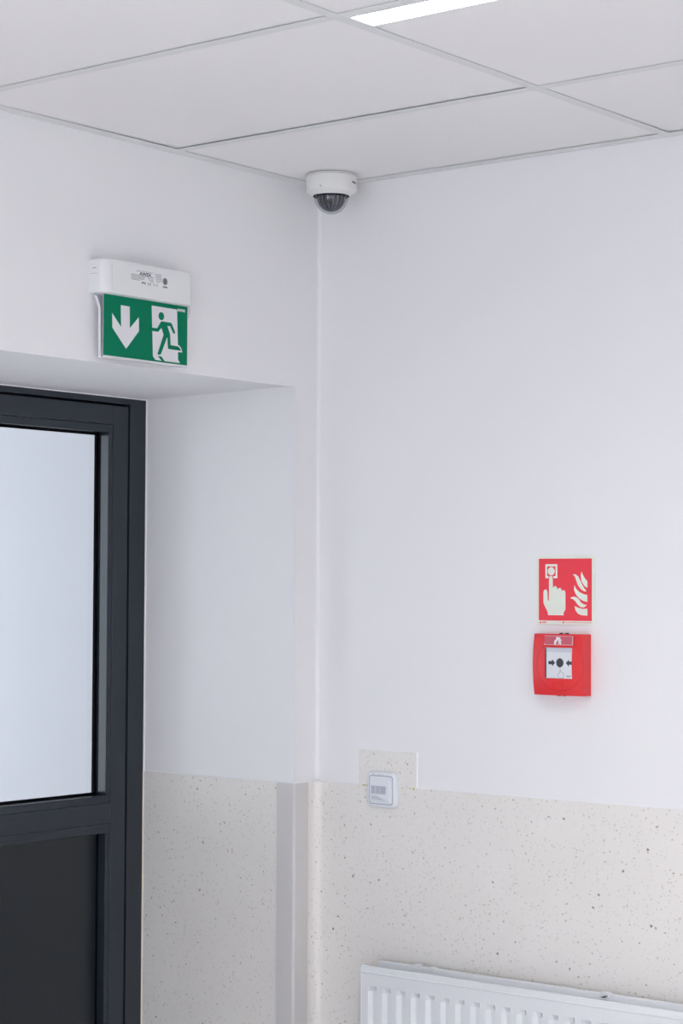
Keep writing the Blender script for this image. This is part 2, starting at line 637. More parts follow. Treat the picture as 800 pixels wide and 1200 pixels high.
guard_bm = bmesh.new()
ox, oy = 0.0055, YJ - 0.0055
path = [(-0.0475, oy + 0.0012), (-0.0465, oy)] + arc(ox - 0.006, oy + 0.006, 0.006, 270, 360, 6) + [(ox, -0.0365), (ox - 0.0012, -0.0355)]
inner = [(0.0, -0.0355), (0.0, YJ), (-0.0475, YJ)]
prism(guard_bm, path + inner, 'z', 0.0, ZD + 0.0003)
g = setting('trim_4', guard_bm, GUARD, 40)
g['label'] = 'plain grey plastic corner guard on the door reveal edge'

# ================================================================== door
door = bpy.data.objects.new('door_1', None)
COL.objects.link(door)
door.location = (XF, -0.62, 0.0)
tag(door, 'anthracite metal door with a tall glass pane over a solid panel', None, None, 'structure')
XB0 = XF - 0.07
GAP0, LF = -0.139, -0.1445                         # frame inner edge, leaf edge
YL2 = YJ2 + 0.063
# fixed frame, mitred at the head
fr_t = ZF - 0.016                                   # underside of frame head
bm = pr([(YJ - 0.0015, 0.0), (YJ - 0.0015, ZF), (GAP0, fr_t), (GAP0, 0.0)], 'x', XB0, XF)
build('frame_post', bm, ANTH, door)
bm = pr([(YJ2 + 0.0015, 0.0), (YJ2 + 0.0015, ZF), (YL2 - 0.005, fr_t), (YL2 - 0.005, 0.0)], 'x', XB0, XF)
build('frame_post', bm, ANTH, door)
bm = pr([(YJ - 0.0020, ZF), (YJ2 + 0.0020, ZF), (YL2 - 0.005, fr_t + 0.0004), (GAP0, fr_t + 0.0004)], 'x', XB0, XF)
build('frame_head', bm, ANTH, door)
# dark rebate behind the gap between frame and leaf
bm = bmesh.new()
box(bm, (XF - 0.06, LF - 0.003, 0.004), (XF - 0.018, GAP0 + 0.001, fr_t))
box(bm, (XF - 0.06, YL2 - 0.006, 0.004), (XF - 0.018, YL2 + 0.003, fr_t))
box(bm, (XF - 0.06, YL2, fr_t - 0.008), (XF - 0.018, LF, fr_t + 0.001))
build('rebate_seal', bm, RUBBER, door)
# plaster sealant line round the frame
bm = bmesh.new()
box(bm, (XF - 0.006, YJ + 0.003, ZD), (XF + 0.0015, YJ - 0.0035, ZF + 0.004))
box(bm, (XF - 0.006, YJ2, ZF - 0.0015), (XF + 0.0015, YJ + 0.003, ZF + 0.006))
build('plaster_bead', bm, SEAL, door)
build('sealant_strip', bx((XF - 0.006, YJ + 0.003, 0), (XF + 0.002, YJ - 0.0045, ZD), 0.0008, 1), CREAMSEAL, door)

XL = XF - 0.001                                     # leaf face, a hair behind the frame
zt = fr_t - 0.0055
S1 = -0.1945                                        # stile / bead joint
S2 = -0.2105                                        # bead edge
T1, T2 = EYE + 0.3905, EYE + 0.3715                 # under top rail, bead edge
M1, M2, M3, M4 = EYE - 0.4945, EYE - 0.5135, EYE - 0.5605, EYE - 0.5835
leaf = [('stile', (LF, 0.006), (S1, zt)), ('stile', (YL2 + 0.05, 0.006), (YL2 + 0.0005, zt)),
        ('top_rail', (S1 - 0.0003, T1), (YL2 + 0.0503, zt)), ('middle_rail', (S1 - 0.0003, M3), (YL2 + 0.0503, M2)),
        ('bottom_rail', (S1 - 0.0003, 0.006), (YL2 + 0.0503, 0.12))]
for n, a, b in leaf:
    build(n, bx((XL - 0.065, a[0], a[1]), (XL, b[0], b[1]), 0.0004, 1), ANTH, door)
RD = 0.034                                          # depth from leaf face to glass
lo_y = YL2 + 0.0675
for n, a, b in (('glazing_bead', (S1 - 0.0010, M1), (S2, T2)), ('glazing_bead', (lo_y, M1), (YL2 + 0.0510, T2)),
                ('glazing_bead', (S1 - 0.0010, T2), (YL2 + 0.051, T1 - 0.0008)), ('glazing_bead', (S1 - 0.0010, M2 + 0.0008), (YL2 + 0.051, M1)),
                ('glazing_bead', (S1 - 0.0010, M4), (YL2 + 0.051, M3 - 0.0008)), ('glazing_bead', (S1 - 0.0010, 0.139), (S2, M4)),
                ('glazing_bead', (lo_y, 0.139), (YL2 + 0.051, M4)), ('glazing_bead', (S1 - 0.0010, 0.1208), (YL2 + 0.051, 0.139))):
    build(n, bx((XL - RD, a[0], a[1]), (XL - 0.0004, b[0], b[1]), 0.0010, 2), BEADM, door)


def ring(bm, y0, y1, z0, z1, w, x0, x1):
    box(bm, (x0, y0, z0), (x1, y0 + w, z1))
    box(bm, (x0, y1 - w, z0), (x1, y1, z1))
    box(bm, (x0, y0 + w, z0), (x1, y1 - w, z0 + w))
    box(bm, (x0, y0 + w, z1 - w), (x1, y1 - w, z1))


bm = bmesh.new()
GX0, GX1 = XL - RD - 0.006, XL - RD + 0.0008
box(bm, (GX0, S2 + 0.002, M1), (GX1, S2 - 0.0075, T2))
box(bm, (GX0, lo_y, M1), (GX1, lo_y + 0.0075, T2))
box(bm, (GX0, lo_y, M1 - 0.003), (GX1, S2, M1 + 0.0055))
box(bm, (GX0, lo_y, T2 - 0.0055), (GX1, S2, T2 + 0.003))
build('glass_gasket', bm, RUBBER, door)
build('glass_pane', bx((XL - RD - 0.008, lo_y - 0.004, M1 - 0.004), (XL - RD, S2 + 0.004, T2 + 0.004)), GLASS, door)
build('door_panel', bx((XL - 0.054, lo_y - 0.004, 0.13), (XL - 0.026, S2 + 0.004, M4 + 0.004)), ANTHP, door)
bm = bmesh.new()
box(bm, (XL - 0.028, S2 + 0.002, 0.139), (XL - 0.0235, S2 - 0.004, M4))
box(bm, (XL - 0.028, lo_y, M4 - 0.002), (XL - 0.0235, S2, M4 + 0.002))
build('panel_gasket', bm, RUBBER, door)

# ================================================================== ceiling luminaire
def lamp(x0, x1, y0, y1, label):
    t = thing('ceiling_light', ((x0 + x1) / 2, (y0 + y1) / 2, ZC), label, 'ceiling light')
    bm = bmesh.new()
    zb = ZC - 0.0004
    box(bm, (x0, y0, ZC + 0.030), (x1, y1, ZC + 0.075))
    build('housing', bm, WHITEP, t)
    bm = bmesh.new()
    w = 0.0045
    box(bm, (x0, y0, zb), (x1, y0 + w, ZC + 0.030))
    box(bm, (x0, y1 - w, zb), (x1, y1, ZC + 0.030))
    box(bm, (x0, y0 + w, zb), (x0 + w, y1 - w, ZC + 0.030))
    box(bm, (x1 - w, y0 + w, zb), (x1, y1 - w, ZC + 0.030))
    build('trim_frame', bm, WHITEP, t)
    bm = bmesh.new()
    box(bm, (x0 + w + 0.004, y0 + w, ZC + 0.0050), (x1 - w - 0.004, y1 - w - 0.0025, ZC + 0.009))
    build('diffuser', bm, DIFF, t)
    return t


lamp(0.9445, 2.1195, LY0 + 0.0007, LY1 - 0.0003, 'glowing white slot light recessed into the ceiling grid')
lamp(3.3445, 4.5, LY0 + 0.0007, LY1 - 0.0003, 'added second slot light further along the same ceiling row, outside the picture')  # lamp out of view, added to light the visible walls
for dy, words in ((1.8, 'in the row over the photographer'), (3.6, 'in the row nearest the back window')):  # unseen rows of lamps, added to brighten the walls and door recess
    lamp(0.9445, 2.1195, LY0 - dy + 0.0007, LY1 - dy - 0.0003, 'added unseen slot light near the door wall ' + words)
    lamp(3.3445, 4.5, LY0 - dy + 0.0007, LY1 - dy - 0.0003, 'added unseen slot light near the far wall ' + words)

# ================================================================== dome camera
DC = (0.123, -0.110)
t = thing('dome_camera', (DC[0], DC[1], ZC), 'white dome security camera with dark dome on the ceiling corner', 'security camera')
bm = bmesh.new()
lathe(bm, DC, [(0, ZC), (0.0572, ZC), (0.0572, ZC - 0.0028), (0.0562, ZC - 0.0032), (0, ZC - 0.0032)])
build('base_plate', bm, CAMW, t, 40)
bm = bmesh.new()
e = EYE
lathe(bm, DC, [(0, e + .9295), (0.0572, e + .9295), (0.0580, e + .9285), (0.0580, e + .899), (0.0570, e + .8965), (0.0440, e + .8870),
               (0.0425, e + .8862), (0.0412, e + .8865), (0.0405, e + .8885), (0.0395, e + .892), (0.0395, e + .905), (0, e + .905)])
build('housing', bm, CAMW, t, 30)
bm = bmesh.new()
lathe(bm, DC, [(0.0402, e + .8882), (0.0402, e + .8855), (0.0388, e + .8850), (0.0388, e + .8885), (0.0402, e + .8882)])
build('black_gasket', bm, RUBBER, t, 40)
zc_ = e + .8845
bm = bmesh.new()
lathe(bm, DC, [(0.0386 * math.cos(a), zc_ - 0.0386 * math.sin(a)) for a in (math.pi / 2 * k / 14 for k in range(15))])
dome = build('dome', bm, DOME, t, 60)
# inner turret: dark ball, lens barrel and the pale fins seen through the dome
bm = bmesh.new()
lathe(bm, DC, [(0, zc_ + 0.006), (0.0325, zc_ + 0.006)] + [(0.0325 * math.cos(a), zc_ - 0.0325 * math.sin(a)) for a in (math.pi / 2 * k / 12 for k in range(13))], 40)
tur = build('turret', bm, DOMEIN, t, 60)
fv = Vector((0.62, -0.78, 0)).normalized()
sv = Vector((0.78, 0.62, 0)).normalized()
for k, ang in enumerate((-62, -38, -14, 9, 28, 47, 68)):
    bm = bmesh.new()
    prev = None
    a = math.radians(ang)
    d = (fv * math.cos(a) + sv * math.sin(a))
    w = 0.0011 if k % 2 else 0.0018
    sd = d.cross(Vector((0, 0, 1)))
    for s in range(9):
        ph = math.radians(2 + 78 * s / 8)
        q = Vector((DC[0], DC[1], zc_)) + d * (0.0330 * math.cos(ph)) + Vector((0, 0, -0.0330 * math.sin(ph)))
        n = d * math.cos(ph) + Vector((0, 0, -math.sin(ph)))
        ww = w * (1 - 0.5 * s / 8)
        row = [bm.verts.new(q + sd * ww), bm.verts.new(q - sd * ww), bm.verts.new(q - sd * ww - n * 0.002), bm.verts.new(q + sd * ww - n * 0.002)]
        if prev:
            for i in range(4):
                bm.faces.new((prev[i], prev[(i + 1) % 4], row[(i + 1) % 4], row[i]))
        prev = row
    build('fin', bm, CHROME, tur)
lp = Vector((DC[0], DC[1], zc_ - 0.012)) + fv * 0.0270 - sv * 0.003
bm = bmesh.new()
bar(bm, lp, lp + fv * 0.0065 + Vector((0, 0, -0.003)), 0.0062, 20)
build('lens', bm, LENS, tur, 40)
# screw and printed mark on the housing
ph = math.radians(-51.6 - 24)
bm = bmesh.new()
pc = Vector((DC[0] + math.cos(ph) * 0.0565, DC[1] + math.sin(ph) * 0.0565, e + .9005))
bar(bm, pc, pc + Vector((math.cos(ph), math.sin(ph), 0)) * 0.0022, 0.0022, 10)
build('screw', bm, INKL, t)
bm = bmesh.new()
for k in range(6):
    ph = math.radians(-51.6 + 56 + k * 3.0)
    c0 = Vector((DC[0] + math.cos(ph) * 0.0580, DC[1] + math.sin(ph) * 0.0580, e + .9135 - k * 0.0002))
    tv = Vector((-math.sin(ph), math.cos(ph), 0))
    nv = Vector((math.cos(ph), math.sin(ph), 0))
    h = 0.0022 if k in (0, 3) else 0.0016
    vv = [bm.verts.new(c0 + tv * sx * 0.0012 + nv * so + Vector((0, 0, sz * h))) for so in (-0.0003, 0.0003) for sx, sz in ((-1, -1), (1, -1), (1, 1), (-1, 1))]
    for f in ((0, 1, 2, 3), (4, 5, 6, 7), (0, 1, 5, 4), (1, 2, 6, 5), (2, 3, 7, 6), (3, 0, 4, 7)):
        bm.faces.new([vv[i] for i in f])
build('printed_mark', bm, INK, t)

# ================================================================== exit sign
t = thing('exit_sign', (0.0, -0.614, EYE + 0.60), 'green emergency exit sign with running figure and down arrow above the door', 'exit sign')
HY0, HY1, HZ0, HZ1, HD = -0.7490, -0.4790, EYE + 0.6025, EYE + 0.6720, 0.044
plan = [(0.0, HY1), (0.0, HY0)] + arc(HD - 0.020, HY0 + 0.020, 0.020, 270, 360, 8)[0:] + arc(HD - 0.016, HY1 - 0.016, 0.016, 0, 90, 8)
bm = bmesh.new()
A, B, fs = prism(bm, plan, 'z', HZ0, HZ1)
es = [ed for ed in bm.edges if (abs(ed.verts[0].co.z - ed.verts[1].co.z) < 1e-6) and not all(abs(v.co.x) < 1e-6 for v in ed.verts)]
bmesh.ops.bevel(bm, geom=es, offset=0.0025, segments=3, profile=0.5, affect='EDGES')
build('housing', bm, WHITEP, t, 45)
# raised cover of the lower front with its stepped upper edge
zs = EYE + 0.6640
cov = [(-0.7270, HZ0 + 0.003), (-0.4960, HZ0 + 0.003), (-0.4960, EYE + 0.6445), (-0.5125, EYE + 0.6445), (-0.5180, EYE + 0.6490), (-0.5290, zs), (-0.7270, zs)]
build('front_cover', pr(cov, 'x', HD - 0.001, HD + 0.0010), WHITEP, t)
bm = bmesh.new()
for z_ in (HZ0 + 0.0395,):
    box(bm, (0.004, HY0 - 0.0004, z_), (HD - 0.020, HY0 + 0.001, z_ + 0.0008))
box(bm, (0.010, HY0 - 0.0004, z_ + 0.0105), (0.020, HY0 + 0.001, z_ + 0.0125))
build('side_seam', bm, INKL, t)
# printed type plate: rows of tiny characters
bmt = bmesh.new()
bmd = bmesh.new()
rnd = random.Random(11)
XP = HD + 0.0010
def dash_row(b, y0, y1, z, h, wmin=0.0010, wmax=0.0026, gap=0.0008):
    y = y0
    while y < y1:
        w = rnd.uniform(wmin, wmax)
        box(b, (XP - 0.0002, y, z), (XP + 0.00015, min(y + w, y1), z + h))
        y += w + gap
dash_row(bmd, -0.6560, -0.6480, EYE + 0.6560, 0.0010)
dash_row(bmt, -0.6480, -0.6060, EYE + 0.6570, 0.0008)
for k in range(5):
    dash_row(bmt, -0.6720, -0.6720 + (0.026 if k == 4 else 0.044 - 0.002 * k), EYE + 0.6475 - 0.0026 * k, 0.0013)
for k in range(6):
    dash_row(bmt, -0.6020 + 0.001 * k, -0.582 + 0.0005 * k - (0.006 if k == 5 else 0), EYE + 0.6555 - 0.0032 * k, 0.0012)
for k in range(4):
    dash_row(bmt, -0.6280 + 0.004 * k, -0.606, EYE + 0.6475 - 0.0032 * k, 0.0013)
for y in (-0.6220, -0.6160, -0.6050, -0.5960):
    box(bmd, (XP - 0.0002, y, EYE + 0.6300), (XP + 0.00015, y + 0.0012, EYE + 0.6358))
box(bmd, (XP - 0.0002, -0.6190, EYE + 0.6322), (XP + 0.00015, -0.6165, EYE + 0.6332))
build('type_plate_text', bmt, INKG, t)['kind'] = 'stuff'
build('type_plate_marks', bmd, INK, t)['kind'] = 'stuff'
lettering('printed_name', 'AWEX', 0.0095, INK, t, (XP, -0.6475, EYE + 0.6487), 'x', squash=1.25)
lettering('rating_text', 'IP44', 0.0060, INK, t, (XP, -0.6410, EYE + 0.6312), 'x', squash=1.1)
cy, cz = -0.5705, EYE + 0.6440
bm = bmesh.new()
prism(bm, [(cy + 0.0075 * math.cos(a), cz + 0.0075 * math.sin(a)) for a in (2 * math.pi * k / 24 for k in range(24))], 'x', XP - 0.0002, XP + 0.0001)
prism(bm, [(cy - 0.0070, cz - 0.0135), (cy + 0.0070, cz - 0.0135), (cy + 0.0070, cz - 0.0100), (cy - 0.0070, cz - 0.0100)], 'x', XP - 0.0002, XP + 0.0001)
emb = build('round_emblem', bm, INKG, t)
bm = bmesh.new()
prism(bm, [(cy - 0.003, cz + 0.004), (cy + 0.003, cz + 0.005), (cy - 0.001, cz), (cy + 0.003, cz - 0.001), (cy + 0.001, cz - 0.005), (cy - 0.003, cz - 0.001), (cy + 0.001, cz + 0.001)], 'x', XP, XP + 0.0002)
build('emblem_stroke', bm, INK, emb)

# pictogram plate
PX = 0.0220
PY0, PY1, PZ0, PZ1 = -0.7285, -0.4760, EYE + 0.4765, EYE + 0.6025
acr = [(-0.7480, EYE + 0.603), (-0.7480, EYE + 0.597), (-0.7365, EYE + 0.5735), (-0.7350, EYE + 0.4720), (-0.4745, EYE + 0.4720),
       (-0.4745, EYE + 0.573), (-0.4660, EYE + 0.590), (-0.4660, EYE + 0.603)]
plate = build('acrylic_plate', pr(acr, 'x', PX - 0.0070, PX - 0.0008), ACRYL, t)
bm = bmesh.new()
for a, b in zip(acr[1:4], acr[2:5]):
    n = (Vector((b[0] - a[0], b[1] - a[1])).orthogonal()).normalized()
    if a[1] == b[1]:
        box(bm, (PX - 0.0070, a[0], a[1] - 0.0006), (PX - 0.0008, b[0], a[1] + 0.0002))
    else:
        prism(bm, [a, b, (b[0] - 0.0006, b[1]), (a[0] - 0.0006, a[1])], 'x', PX - 0.0070, PX - 0.0008)
build('polished_edge', bm, ACRYE, plate)
bm = bmesh.new()
box(bm, (PX - 0.0008, PY0 - 0.0006, PZ0 - 0.0035), (PX - 0.0002, PY1 + 0.0008, PZ1))
build('white_backing', bm, SIGNW, plate)
build('green_panel', bx((PX - 0.0002, PY0, PZ0), (PX + 0.0002, PY1, PZ1)), GREEN, t)
FR0, FR1 = PX + 0.0001, PX + 0.0005
arrow = mm([(-679.0, 2334.0), (-653.0, 2334.0), (-652.0, 2288.8), (-625.5, 2314.6), (-624.5, 2285.8), (-662.5, 2245.0), (-703.0, 2285.3), (-704.0, 2314.8), (-677.2, 2288.4)])
build('white_arrow', pr(arrow, 'x', FR0, FR1), SIGNW, t)
doorp = mm([(-586.8, 2343.6), (-508.9, 2343.6), (-505.6, 2267.2), (-504.6, 2237.0), (-498.1, 2229.9), (-574.3, 2229.9), (-581.9, 2237.2)])
build('white_doorway', pr(doorp, 'x', FR0, FR1), SIGNW, t)
body = mm([(-557.1, 2313.4), (-529.0, 2313.4), (-525.4, 2312.0), (-514.9, 2294.9), (-514.5, 2292.8), (-516.4, 2291.0), (-519.2, 2291.0), (-520.8, 2292.2), (-529.9, 2305.6), (-538.8, 2305.4),
           (-530.3, 2288.5), (-528.1, 2265.6), (-506.6, 2265.0), (-502.1, 2263.6), (-496.5, 2258.3), (-496.0, 2256.6), (-533.3, 2256.6), (-536.3, 2258.2), (-538.2, 2280.9), (-540.5, 2279.6),
           (-557.5, 2244.3), (-559.8, 2242.2), (-564.7, 2241.6), (-568.6, 2242.6), (-550.1, 2285.2), (-556.9, 2299.4), (-567.0, 2290.0), (-587.4, 2290.0), (-587.4, 2297.2), (-569.8, 2297.2), (-559.6, 2311.4)])
G0, G1 = FR1 - 0.0001, FR1 + 0.0003
foot = mm([(-506.6, 2268.2), (-501.6, 2267.4), (-495.5, 2262.6), (-491.4, 2253.2), (-505.4, 2253.2), (-506.4, 2260.0)])
build('foot_outline', pr(foot, 'x', FR0, FR1 + 0.00005), SIGNW, t)
fig = pr(body, 'x', G0, G1)
prism(fig, [(-0.5576 + 0.0086 * math.cos(a), 2.3242 + 0.0086 * math.sin(a)) for a in (2 * math.pi * k / 28 for k in range(28))], 'x', G0, G1)
build('running_figure', fig, GREEN, t)
sh = mm([(-567.4, 2239.0), (-556.2, 2238.6), (-546.4, 2229.6), (-554.2, 2229.6), (-560.0, 2233.0)])
build('floor_mark', pr(sh, 'x', G0, G1), GREEN, t)
lettering('panel_print', 'awex', 0.0115, SIGNW, t, (FR1, -0.5075, EYE + 0.5905), 'x', squash=0.98)

# ================================================================== fire alarm sign
t = thing('fire_alarm_sign', (0.677, 0.0, EYE - 0.0004), 'square red pictogram sign with pointing hand and flames on the wall', 'sign')
S0, S1_ = -0.0022, -0.0024
bm = bx((0.6040, -0.0020, EYE - 0.0745), (0.7500, 0.0, EYE + 0.0730), 0.0004, 1)
build('sign_plate', bm, LUMI, t)
build('red_field', bx((0.6105, S0, EYE - 0.0656), (0.7422, -0.0019, EYE + 0.0660)), RED, t)
bm = bmesh.new()
fo, fi = (0.6272, 0.6572, EYE + 0.0242, EYE + 0.0543), (0.6316, 0.6527, EYE + 0.0290, EYE + 0.0495)
box(bm, (fo[0], S1_, fo[2]), (fi[0], S0 + .0001, fo[3]))
box(bm, (fi[1], S1_, fo[2]), (fo[1], S0 + .0001, fo[3]))
box(bm, (fi[0], S1_, fo[2]), (fi[1], S0 + .0001, fi[2]))
box(bm, (fi[0], S1_, fi[3]), (fi[1], S0 + .0001, fo[3]))
build('button_frame', bm, LUMI, t)
bm = pr([(0.6418 + 0.0086 * math.cos(a), EYE + 0.0390 + 0.0090 * math.sin(a)) for a in (2 * math.pi * k / 24 for k in range(24))], 'y', S1_, S0 + .0001)
build('button_disc', bm, LUMI, t)
# thin red outline where the fingertip meets the frame
tip = [(0.6350, EYE + 0.0236), (0.6350, EYE + 0.0262), (0.6372, EYE + 0.0294), (0.6400, EYE + 0.0306), (0.6432, EYE + 0.0306), (0.6460, EYE + 0.0292), (0.6474, EYE + 0.0262), (0.6474, EYE + 0.0236)]
build('fingertip_outline', pr(tip, 'y', S1_ - 0.0001, S0), RED, t)
hand = mm([(634.2, 1695.6), (672.9, 1695.6), (672.9, 1701.7), (675.5, 1704.5), (677.4, 1709.0), (677.3, 1742.9), (676.8, 1746.5), (674.9, 1748.5), (672.8, 1749.2), (670.7, 1748.5), (669.1, 1746.5),
           (668.6, 1745.1), (668.0, 1749.6), (666.2, 1752.6), (663.2, 1753.9), (660.3, 1753.0), (658.2, 1750.7), (657.4, 1750.0), (656.6, 1754.1), (654.4, 1756.6), (651.8, 1757.7), (648.8, 1756.8), (647.0, 1754.5),
           (645.9, 1752.7), (645.6, 1774.5), (644.8, 1777.7), (642.9, 1779.3), (640.2, 1779.3), (637.6, 1777.7), (636.5, 1774.5), (636.0, 1726.8), (633.3, 1726.8), (632.2, 1746.1), (630.9, 1749.0), (628.2, 1750.4),
           (625.2, 1749.7), (623.1, 1747.2), (622.3, 1742.6), (622.3, 1723.3), (624.2, 1717.6), (630.9, 1706.3), (632.8, 1702.9)])
build('pointing_hand', pr(hand, 'y', S1_ - 0.0002, S0 + .0001), LUMI, t)
FLM = [[(717.1, 1788.2), (715.0, 1779.0), (717.1, 1767.8), (723.7, 1758.4), (731.5, 1753.5), (731.5, 1768.3), (726.3, 1772.7), (721.1, 1780.2)],
       [(695.8, 1782.6), (701.4, 1776.8), (704.0, 1770.0), (708.0, 1759.9), (715.8, 1750.9), (723.7, 1746.7), (729.7, 1746.7), (725.0, 1752.1), (719.8, 1758.8), (715.0, 1767.8), (709.3, 1777.9), (702.7, 1782.6)],
       [(699.5, 1759.9), (698.7, 1749.7), (702.7, 1740.8), (710.6, 1732.3), (721.1, 1726.5), (731.5, 1724.3), (731.5, 1739.3), (722.4, 1740.9), (711.9, 1745.3), (704.0, 1752.0)],
       [(689.0, 1731.9), (696.1, 1730.4), (702.7, 1725.0), (708.0, 1718.3), (714.5, 1713.9), (722.4, 1712.6), (728.2, 1715.6), (730.2, 1718.5), (723.7, 1718.9), (717.2, 1722.4), (711.9, 1728.4), (705.3, 1734.0), (698.8, 1735.8), (693.0, 1734.4)],
       [(699.6, 1716.0), (701.9, 1707.0), (708.0, 1699.9), (717.2, 1696.4), (731.5, 1695.7), (731.5, 1710.4), (719.8, 1709.9), (710.6, 1711.6)]]
for f in FLM:
    build('flame', pr(mm(f), 'y', S1_, S0 + .0001), LUMI, t)
bm = pr(mm([(610.8, 1680.1), (616.2, 1682.6), (616.2, 1677.6)]), 'y', -0.0022, -0.0019)
rnd = random.Random(3)
def fine_row(b, x0, x1, z, h):
    x = x0
    while x < x1:
        w = rnd.uniform(0.0008, 0.0020)
        box(b, (x, -0.0022, z), (min(x + w, x1), -0.0019, z + h))
        x += w + 0.0006
fine_row(bm, 0.6178, 0.6302, EYE - 0.0712, 0.0030)
box(bm, (0.6704, -0.0022, EYE - 0.0710), (0.6745, -0.0019, EYE - 0.0678))
build('maker_print', bm, RED, t)['kind'] = 'stuff'
bm = bmesh.new()
fine_row(bm, 0.6772, 0.7428, EYE - 0.0700, 0.0016)
build('small_print', bm, mat('print_pale_red', (0.80, 0.28, 0.25), 0.5), t)

# ================================================================== manual call point
t = thing('fire_call_point', (0.677, 0.0, EYE - 0.158), 'red manual fire call point box with white push window on the wall', 'call point')
BX0, BX1, BZ0, BZ1 = 0.6150, 0.7390, EYE - 0.2225, EYE - 0.0935
BCX, BCZ, BHW, BHH = (BX0 + BX1) / 2, (BZ0 + BZ1) / 2, (BX1 - BX0) / 2, (BZ1 - BZ0) / 2


def cp_depth(x, z):
    u, v = (x - BCX) / BHW, (z - BCZ) / BHH
    return 0.027 + 0.0135 * (1 - 0.5 * u * u - 0.5 * v * v)


WXa, WXb, WZa, WZb = 0.6495, 0.7150, EYE - 0.1868, EYE - 0.1215
xs = [BX0, BX0 + 0.001] + [BX0 + 0.001 + (WXa - BX0 - 0.001) * k / 6 for k in range(1, 6)] + [WXa + (WXb - WXa) * k / 8 for k in range(9)] + [WXb + (BX1 - WXb - 0.001) * k / 6 for k in range(1, 7)] + [BX1]
zs_ = [BZ0, BZ0 + 0.001] + [BZ0 + 0.001 + (WZa - BZ0 - 0.001) * k / 6 for k in range(1, 6)] + [WZa + (WZb - WZa) * k / 8 for k in range(9)] + [WZb + (BZ1 - WZb - 0.001) * k / 6 for k in range(1, 7)] + [BZ1]
bm = bmesh.new()
grid = {}
for i, x in enumerate(xs):
    for j, z in enumerate(zs_):
        dd = cp_depth(x, z)
        if i in (0, len(xs) - 1) or j in (0, len(zs_) - 1):
            dd -= 0.001
        grid[i, j] = bm.verts.new((x, -dd, z))
for i in range(len(xs) - 1):
    for j in range(len(zs_) - 1):
        cx_, cz_ = (xs[i] + xs[i + 1]) / 2, (zs_[j] + zs_[j + 1]) / 2
        if WXa < cx_ < WXb and WZa < cz_ < WZb:
            continue
        bm.faces.new((grid[i, j], grid[i + 1, j], grid[i + 1, j + 1], grid[i, j + 1]))
bm.edges.ensure_lookup_table()
for ed in [q for q in bm.edges if q.is_boundary]:
    a, b = ed.verts
    mid = (a.co + b.co) / 2
    inner_e = BX0 + 0.005 < mid.x < BX1 - 0.005 and BZ0 + 0.005 < mid.z < BZ1 - 0.005
    yb = -0.030 if inner_e else 0.0
    c = bm.verts.new((b.co.x, yb, b.co.z))
    d = bm.verts.new((a.co.x, yb, a.co.z))
    bm.faces.new((a, b, c, d))
bmesh.ops.remove_doubles(bm, verts=bm.verts[:], dist=1e-5)
build('body', bm, REDP, t, 30)
# round seam and the lower tab seam on the front
def seam_path(bm, pts, r=0.00045):
    for (xa, za), (xb2, zb2) in zip(pts, pts[1:]):
        bar(bm, (xa, -cp_depth(xa, za) - 0.00005, za), (xb2, -cp_depth(xb2, zb2) - 0.00005, zb2), r, 5)
bm = bmesh.new()
rc = (0.6845, EYE - 0.1585)
circ = [(rc[0] + 0.0565 * math.cos(a), rc[1] + 0.0545 * math.sin(a)) for a in (2 * math.pi * k / 64 for k in range(65))]
seam_path(bm, circ)
seam_path(bm, [(0.670, EYE - 0.2105), (0.670, EYE - 0.1960), (0.6916, EYE - 0.1945), (0.6916, EYE - 0.2110)], 0.0003)
build('cover_seam', bm, REDD, t, 60)
# push window
WD = 0.0365
win = build('push_plate', bx((WXa + 0.0004, -WD, WZa + 0.0004), (WXb - 0.0004, -0.029, WZb - 0.0004)), mat('push_plate_white', (0.78, 0.80, 0.84), 0.3), t)
build('dark_gap', bx((WXa + 0.0002, -WD - 0.0012, WZa + 0.001), (WXa + 0.0022, -WD + 0.003, WZb - 0.001)), INK, win)
build('shade_band', bx((WXa + 0.0024, -WD - 0.0002, WZb - 0.0098), (WXb - 0.0006, -WD + 0.001, WZb - 0.0008)), mat('push_window_shade', (0.62, 0.65, 0.72), 0.3), win)  # shade under the window's top edge, put in as a grey band
bm = bmesh.new()
p0, p1 = -WD - 0.0002, -WD + 0.0002
DX = -0.0010
prism(bm, [(0.6862 + DX + 0.0090 * math.cos(a), EYE - 0.1536 + 0.0094 * math.sin(a)) for a in (2 * math.pi * k / 28 for k in range(28))], 'y', p0, p1)
prism(bm, mm([(683.9, 1605.2), (686.5, 1605.2), (685.2, 1607.4)]), 'y', p0, p1)
prism(bm, mm([(683.9, 1587.6), (686.5, 1587.6), (685.2, 1585.4)]), 'y', p0, p1)
build('target_disc', bm, INK, win)
aL = [(657.0, 1599.6), (665.9, 1599.6), (665.7, 1603.9), (673.4, 1596.2), (665.7, 1588.6), (665.9, 1592.7), (657.0, 1592.7)]
aR = [(699.7, 1596.2), (707.6, 1603.6), (707.6, 1599.8), (714.2, 1599.6), (714.2, 1593.2), (707.6, 1593.2), (707.6, 1588.9)]
build('arrow', pr(mm(aL), 'y', p0, p1), INK, win)
build('arrow', pr(mm(aR), 'y', p0, p1), INK, win)
hl = mm([(685.2, 1582.3), (687.2, 1581.4), (687.4, 1577.9), (690.8, 1576.8), (694.5, 1574.0), (694.5, 1568.7), (692.9, 1564.9), (684.4, 1564.9), (681.5, 1568.3), (680.7, 1572.7), (681.7, 1575.0), (683.8, 1573.9), (685.1, 1574.4), (685.2, 1582.3)])
bm = bmesh.new()
for a, b in zip(hl, hl[1:]):
    bar(bm, (a[0], -WD, a[1]), (b[0], -WD, b[1]), 0.00033, 5)
build('hand_outline', bm, INKG, win)
bm = bmesh.new()
